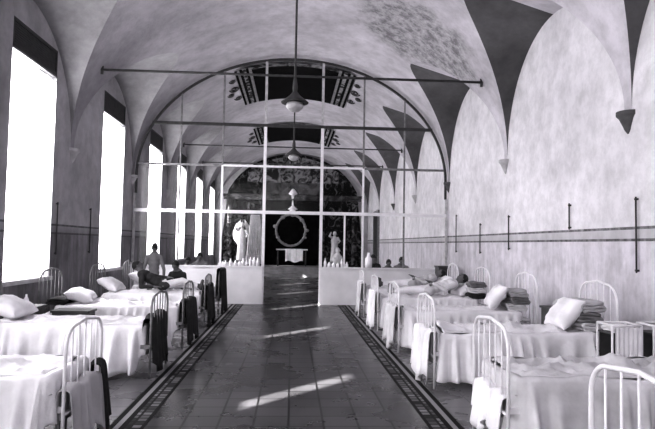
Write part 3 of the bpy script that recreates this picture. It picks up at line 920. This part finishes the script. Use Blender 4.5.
# basin and jars
def jar(loc, label, grp, r=.05, h=.16, mat='glass_white'):
    mb = MB(); mb.lathe([(0,0), (r, 0), (r, h*.6), (r*.45, h*.78), (r*.42, h), (0, h)], seg=12)
    o = mb.build('bottle', M[mat], None, True, loc); return tag(o, label, 'bottle', grp)
rnd = random.Random(5)
for s, xs_, lab in ((-1, [.92, 1.02, 1.12, 1.23, 1.32, 1.42, 1.53, 1.66, 1.8], 'small white bottle on the low wall just left of the doorway'),
               (1, [.92, 1.03, 1.15, 1.27, 1.38, 1.52], 'small white bottle on the low wall just right of the doorway')):
    for x in xs_:
        jar((s * x, YP - .04, ZLW), lab, 'white bottles on the low wall ' + ('left' if s < 0 else 'right') + ' of the doorway', .035 + .02 * rnd.random(), .12 + .14 * rnd.random())
jar((2.12, YP - .04, ZLW), 'tall white jug on the low wall at the right', None, .1, .42)
jar((-3.72, 8.6, .72), 'pale bottle on the bedside cabinet before the third left-hand bed', None, .035, .16)

# ------------------------------------------------------------------ people
def capsule_chain(mb, pts, rad, seg=12):
    pts = [Vector(p) for p in pts]
    for i in range(len(pts) - 1):
        mb.tube([pts[i], pts[i+1]], [rad[i], rad[i+1]], seg)
    for p, r in zip(pts, rad): mb.ell(p, (r, r, r), seg, 8)

def person(label, loc, rz_, J, mats, hair=None, scale=1.0, group=None, voxel=.011):
    """J: joints in local space (x right, y forward, z up).  The surface is fused into one continuous body."""
    mb = MB(); V = Vector
    pel, chest, neck, head = V(J['pelvis']), V(J['chest']), V(J['neck']), V(J['head'])
    up = (chest - pel).normalized()
    side = V(J.get('side', (1, 0, 0)))
    fwd = up.cross(side) * -1 if False else side.cross(up) * -1
    fwd = up.cross(side); fwd = -fwd if fwd.dot(V(J.get('face', (0, 1, 0)))) < 0 else fwd
    R = Matrix((side, fwd, up)).transposed()
    tor = []
    for f, rx, ry in ((-.12, .13, .10), (0, .165, .12), (.25, .15, .11), (.5, .145, .105), (.75, .16, .115), (1.0, .17, .12), (1.15, .13, .10)):
        c = pel + (chest - pel) * f
        mb.ell(c, (rx, ry, .11), 16, 10, rot=R)
    capsule_chain(mb, [chest + up * .05, neck, head - (head - neck) * .3], [.075, .056, .055])
    hu = V(J.get('head_up', (head - neck).normalized())).normalized(); hf = V(J.get('face', (0, 1, 0)))
    hf = (hf - hu * hf.dot(hu)).normalized(); hs = hf.cross(hu)
    HR = Matrix((hs, hf, hu)).transposed()
    mb.ell(head + hu * .02, (.075, .095, .10), 18, 14, rot=HR)
    mb.ell(head - hu * .055 + hf * .02, (.055, .065, .06), 14, 10, rot=HR)        # jaw
    mb.ell(head + hf * .098 - hu * .012, (.013, .02, .024), 8, 6, rot=HR)          # nose
    mb.ell(head + hf * .085 - hu * .052, (.026, .012, .009), 8, 6, rot=HR)         # lips
    for s in (1, -1):
        mb.ell(head + hs * s * .077 - hu * .005, (.012, .02, .032), 8, 6, rot=HR)  # ears
        mb.ell(head + hf * .088 + hs * s * .03 + hu * .022, (.02, .012, .007), 8, 6, rot=HR)  # brow
        k = 'r' if s > 0 else 'l'
        sh = chest + side * s * .175 + up * .03
        el, wr = V(J['elbow_' + k]), V(J['wrist_' + k])
        capsule_chain(mb, [chest + side * s * .08 + up * .04, sh, el, wr], [.07, .06, .045, .03])
        hd = (wr - el).normalized()
        pn = V(J.get('palm', (0, 1, 0))); pn = (pn - hd * pn.dot(hd)).normalized(); ps = hd.cross(pn)
        mb.ell(wr + hd * .05, (.042, .018, .052), 12, 8, rot=Matrix((ps, pn, hd)).transposed())
        for q, L in enumerate((.066, .078, .072, .056)):
            b0 = wr + hd * .085 + ps * (-.029 + .0195 * q)
            m1 = b0 + hd * L * .55 + pn * .006; m2 = b0 + hd * L * .9 + pn * .022
            capsule_chain(mb, [b0, m1, m2], [.0095, .009, .008], 8)
        capsule_chain(mb, [wr + hd * .025 - ps * .03 * s, wr + hd * .06 - ps * .055 * s, wr + hd * .085 - ps * .058 * s + pn * .015], [.013, .011, .009], 8)
        hp = pel + side * s * .095 - up * .03
        kn, an = V(J['knee_' + k]), V(J['ankle_' + k])
        capsule_chain(mb, [hp, kn, an], [.09, .06, .042])
        td = V(J.get('toe', (0, 1, 0)))
        capsule_chain(mb, [an + V((0,0,-.03)), an + td * .16 + V((0,0,-.045))], [.042, .034])
    me = mb.mesh('body_src', M['skin'])
    tmp = bpy.data.objects.new('tmp', me); C.objects.link(tmp)
    md = tmp.modifiers.new('r', 'REMESH'); md.mode = 'VOXEL'; md.voxel_size = voxel
    sm = tmp.modifiers.new('s', 'SMOOTH'); sm.iterations = 3; sm.factor = .5
    dg = bpy.context.evaluated_depsgraph_get(); dg.update()
    bm_ = bpy.data.meshes.new_from_object(tmp.evaluated_get(dg)); bm_.name = 'person'
    bpy.data.objects.remove(tmp)
    bm_.materials.clear()
    for m in (M['skin'], M[mats[0]], M[mats[1]], M['dark_wood']): bm_.materials.append(m)
    wrists = [V(J['wrist_l']), V(J['wrist_r'])]; elb = [V(J['elbow_l']), V(J['elbow_r'])]
    ank = [V(J['ankle_l']), V(J['ankle_r'])]; kn = [V(J['knee_l']), V(J['knee_r'])]
    mi = []
    def dseg(p, a, b):
        t = max(0, min(1, (p - a).dot(b - a) / max(1e-9, (b - a).length_squared))); return (p - a - (b - a) * t).length
    nk = neck + (head - neck) * .1
    for pl_ in bm_.polygons:
        p = pl_.center; m = 1
        if (p - nk).dot(hu if (head-neck).normalized().dot(hu) > .5 else (head-neck).normalized()) > -.01 and (p - head).length < .24: m = 0
        elif any((p - w_).length < .22 and (p - w_).dot((w_ - e).normalized()) > .0 and (p - w_).length < .21 and dseg(p, w_, w_ + (w_ - e).normalized() * .19) < .085 for w_, e in zip(wrists, elb)): m = 0
        elif any(dseg(p, a, a + V(J.get('toe', (0,1,0))) * .16) < .075 and (p - k_).length > (a - k_).length * .8 for a, k_ in zip(ank, kn)): m = 3
        elif any(dseg(p, pel + (k_ - pel) * .1 , k_) < .13 and (p - pel).dot(up) < .02 for k_ in kn) or any(dseg(p, k_, a) < .1 for a, k_ in zip(ank, kn)): m = 2
        pl_.material_index = m
        pl_.use_smooth = True
    o = bpy.data.objects.new('person', bm_); C.objects.link(o)
    o.location = loc; o.rotation_euler = (0, 0, rz_); o.scale = (scale,) * 3
    tag(o, label, 'person', group)
    # hair cap
    hb = MB(); rows = []
    for i in range(9):
        a = PI/2 - (PI * .62) * i / 8
        row = []
        for j in range(22):
            b = 2*PI*j/22
            ft = max(0, math.cos(b)) # toward face
            aa = PI/2 - (PI/2 - a) * (1 - .45 * ft)
            p = V((.082 * math.cos(aa) * math.sin(b), .102 * math.cos(aa) * math.cos(b), .108 * math.sin(aa)))
            row.append(head + hu * .022 - hf * .006 + HR @ p)
        rows.append(row)
    hb.grid(rows, True)
    if hair == 'cap': hb.build('cap', M['linen'], o, True)
    elif hair == 'grey': hb.build('hair', M['grey_cloth'], o, True)
    else: hb.build('hair', M['hair'], o, True)
    # eyes
    for s in (1, -1):
        eb = MB(); eb.ell(head + hf * .089 + hs * s * .03 + hu * .004, (.013, .007, .007), 8, 6, rot=HR); eb.build('eye', M['hair'], o, True)
    return o

stand = dict(pelvis=(0,0,.92), chest=(0,.0,1.36), neck=(0,.01,1.48), head=(0,.03,1.60), elbow_l=(-.27,-.02,1.10), elbow_r=(.27,-.02,1.10),
             wrist_l=(-.26,.10,.86), wrist_r=(.26,.10,.86), knee_l=(-.10,.03,.50), knee_r=(.10,.03,.50), ankle_l=(-.11,0,.08), ankle_r=(.11,0,.08), face=(0,1,0), palm=(0,1,0))
seat = dict(pelvis=(0,0,.57), chest=(0,.06,1.0), neck=(0,.10,1.12), head=(0,.15,1.23), elbow_l=(-.27,.12,.78), elbow_r=(.27,.12,.78),
            wrist_l=(-.13,.36,.66), wrist_r=(.13,.36,.66), knee_l=(-.13,.46,.56), knee_r=(.13,.46,.56), ankle_l=(-.12,.46,.09), ankle_r=(.12,.46,.09), face=(0,1,0), palm=(0,0,-1))
# lying: head towards +y, face up, origin on the bed under the hips
lie = dict(pelvis=(0,0,.11), chest=(0,.42,.22), neck=(0,.54,.27), head=(0,.66,.33), elbow_l=(-.28,.22,.13), elbow_r=(.28,.22,.13),
           wrist_l=(-.14,.02,.25), wrist_r=(.14,.02,.25), knee_l=(-.10,-.42,.11), knee_r=(.10,-.42,.11), ankle_l=(-.10,-.82,.08), ankle_r=(.10,-.82,.08),
           face=(0,-.35,1), palm=(0,0,-1), toe=(0,0,1))
recl = dict(pelvis=(0,0,.12), chest=(.02,.36,.30), neck=(.03,.45,.38), head=(.05,.52,.48), elbow_l=(-.30,.36,.10), elbow_r=(.28,.16,.26),
            wrist_l=(-.28,.12,.10), wrist_r=(.18,-.06,.26), knee_l=(-.10,-.40,.22), knee_r=(.10,-.42,.12), ankle_l=(-.10,-.78,.10), ankle_r=(.10,-.84,.08),
            face=(.1,-1,.1), palm=(0,0,-1), toe=(0,-.2,1))
person('person standing between the left-hand beds in a grey shirt, back turned', (-3.02, 13.22, 0), .15, stand, ('shirt', 'grey_cloth'), scale=.94).scale.x = .80
person('person seated beside the standing one, dark clothes and bowed head', (-2.47, 13.22, 0), PI - .4, seat, ('dark_cloth', 'dark_cloth'), scale=.92)
person('person in a dark jacket and pale trousers reclining on the fourth left-hand bed', (-2.60, 12.2, .66), PI/2, recl, ('dark_cloth', 'linen_mid'))
person('patient lying on the fifth right-hand bed, dark hair on the pillow', (2.84, 11.98, .66), -PI/2, lie, ('linen_mid', 'linen'))
person('patient lying on the farthest right-hand bed', (2.92, 14.06, .66), -PI/2, lie, ('linen_grey', 'linen'))
def chair(loc, rz_, label, group='chairs beyond the glazed screen'):
    t = thing('wooden_chair', label, 'chair', loc, rz_, group)
    mb = MB(); mb.box(-.2, .2, -.2, .2, .42, .45); mb.build('seat', M['dark_wood'], t)
    for sx in (1, -1):
        for sy, h in ((1, .42), (-1, .80)):
            mb = MB(); mb.tube([(sx*.18, sy*.18, 0), (sx*.18, sy*(.18 if sy > 0 else .2), h)], .016, 8); mb.build('leg', M['dark_wood'], t, True)
    mb = MB(); mb.box(-.2, .2, -.225, -.205, .62, .80); mb.build('backrest', M['dark_wood'], t)
chair((-2.47, 13.22, 0), PI - .4, 'dark wooden chair under the seated person beside the left-hand beds', 'chairs among the beds')
bey = [(-3.02, 17.6, PI, ('dark_cloth', 'dark_cloth'), .90, 'dark-haired person seated beyond the screen, farthest left', 'linen'),
       (-2.66, 17.5, PI, ('grey_cloth', 'dark_cloth'), 1.0, 'taller dark-haired person seated beyond the screen on the left', None),
       (-1.9, 17.4, PI, ('linen', 'dark_cloth'), 1.0, 'person in white seated beyond the screen near the winged statue', None),
       (2.4, 17.5, PI, ('dark_cloth', 'dark_cloth'), 1.02, 'person in dark clothes seated beyond the screen, right of the doorway', None),
       (2.88, 17.6, PI, ('grey_cloth', 'dark_cloth'), .92, 'shorter dark-haired person seated beyond the screen, in the middle on the right', None),
       (3.25, 17.5, PI, ('grey_cloth', 'dark_cloth'), .98, 'dark-haired person seated beyond the screen nearest the right wall', None)]
for x, y, r, mt, sc, lab, _ in bey:
    person(lab, (x, y, 0), r, seat, mt, scale=sc)
    chair((x, y, 0), r, 'dark wooden chair under the ' + lab[:70].replace('seated ', ''))

# ------------------------------------------------------------------ light
wd = bpy.data.worlds.new('World'); bpy.context.scene.world = wd; wd.use_nodes = True
bg = wd.node_tree.nodes['Background']; bg.inputs[0].default_value = (.95, .95, 1, 1); bg.inputs[1].default_value = 1.6
sd = bpy.data.lights.new('sun', 'SUN'); sd.energy = 34; sd.angle = .013; sd.color = (1, .985, .97)
so = bpy.data.objects.new('sun', sd); C.objects.link(so)
dirv = Vector((1, 1.08, -.882)).normalized()
so.rotation_euler = dirv.to_track_quat('-Z', 'Y').to_euler()
# added fill lamp behind the camera, brightens what faces the ward front
al_ = bpy.data.lights.new('front_fill', 'AREA'); al_.shape = 'RECTANGLE'; al_.size = 5; al_.size_y = 3; al_.energy = 150; al_.color = (1, .98, 1)
ao = bpy.data.objects.new('front_fill', al_); C.objects.link(ao); ao.location = (-2.0, -4.6, 3.6)
ao.rotation_euler = Vector((.45, 1, -.12)).to_track_quat('-Z', 'Y').to_euler()

# ------------------------------------------------------------------ camera
f = 590.0
cam = bpy.data.cameras.new('camera'); co = bpy.data.objects.new('camera', cam); C.objects.link(co)
cam.sensor_width = 36; cam.lens = f / 655 * 36; cam.clip_end = 200; cam.clip_start = .05
yv = Vector(((292 - 327.5) / f, (214.5 - 244) / f, -1)).normalized()
b_ = -.0169
xv = Vector((1, b_, 0)); xv = (xv - yv * xv.dot(yv)).normalized()
zv = xv.cross(yv)
Rm = Matrix((xv, yv, zv))      # rows: world axes in camera space -> world from camera
co.matrix_world = Matrix.Translation((0, 0, EYE)) @ Rm.to_4x4()
bpy.context.scene.camera = co
sc = bpy.context.scene
sc.view_settings.view_transform = 'Standard'; sc.view_settings.look = 'None'
sc.view_settings.exposure = 0.38; sc.view_settings.gamma = 0.80
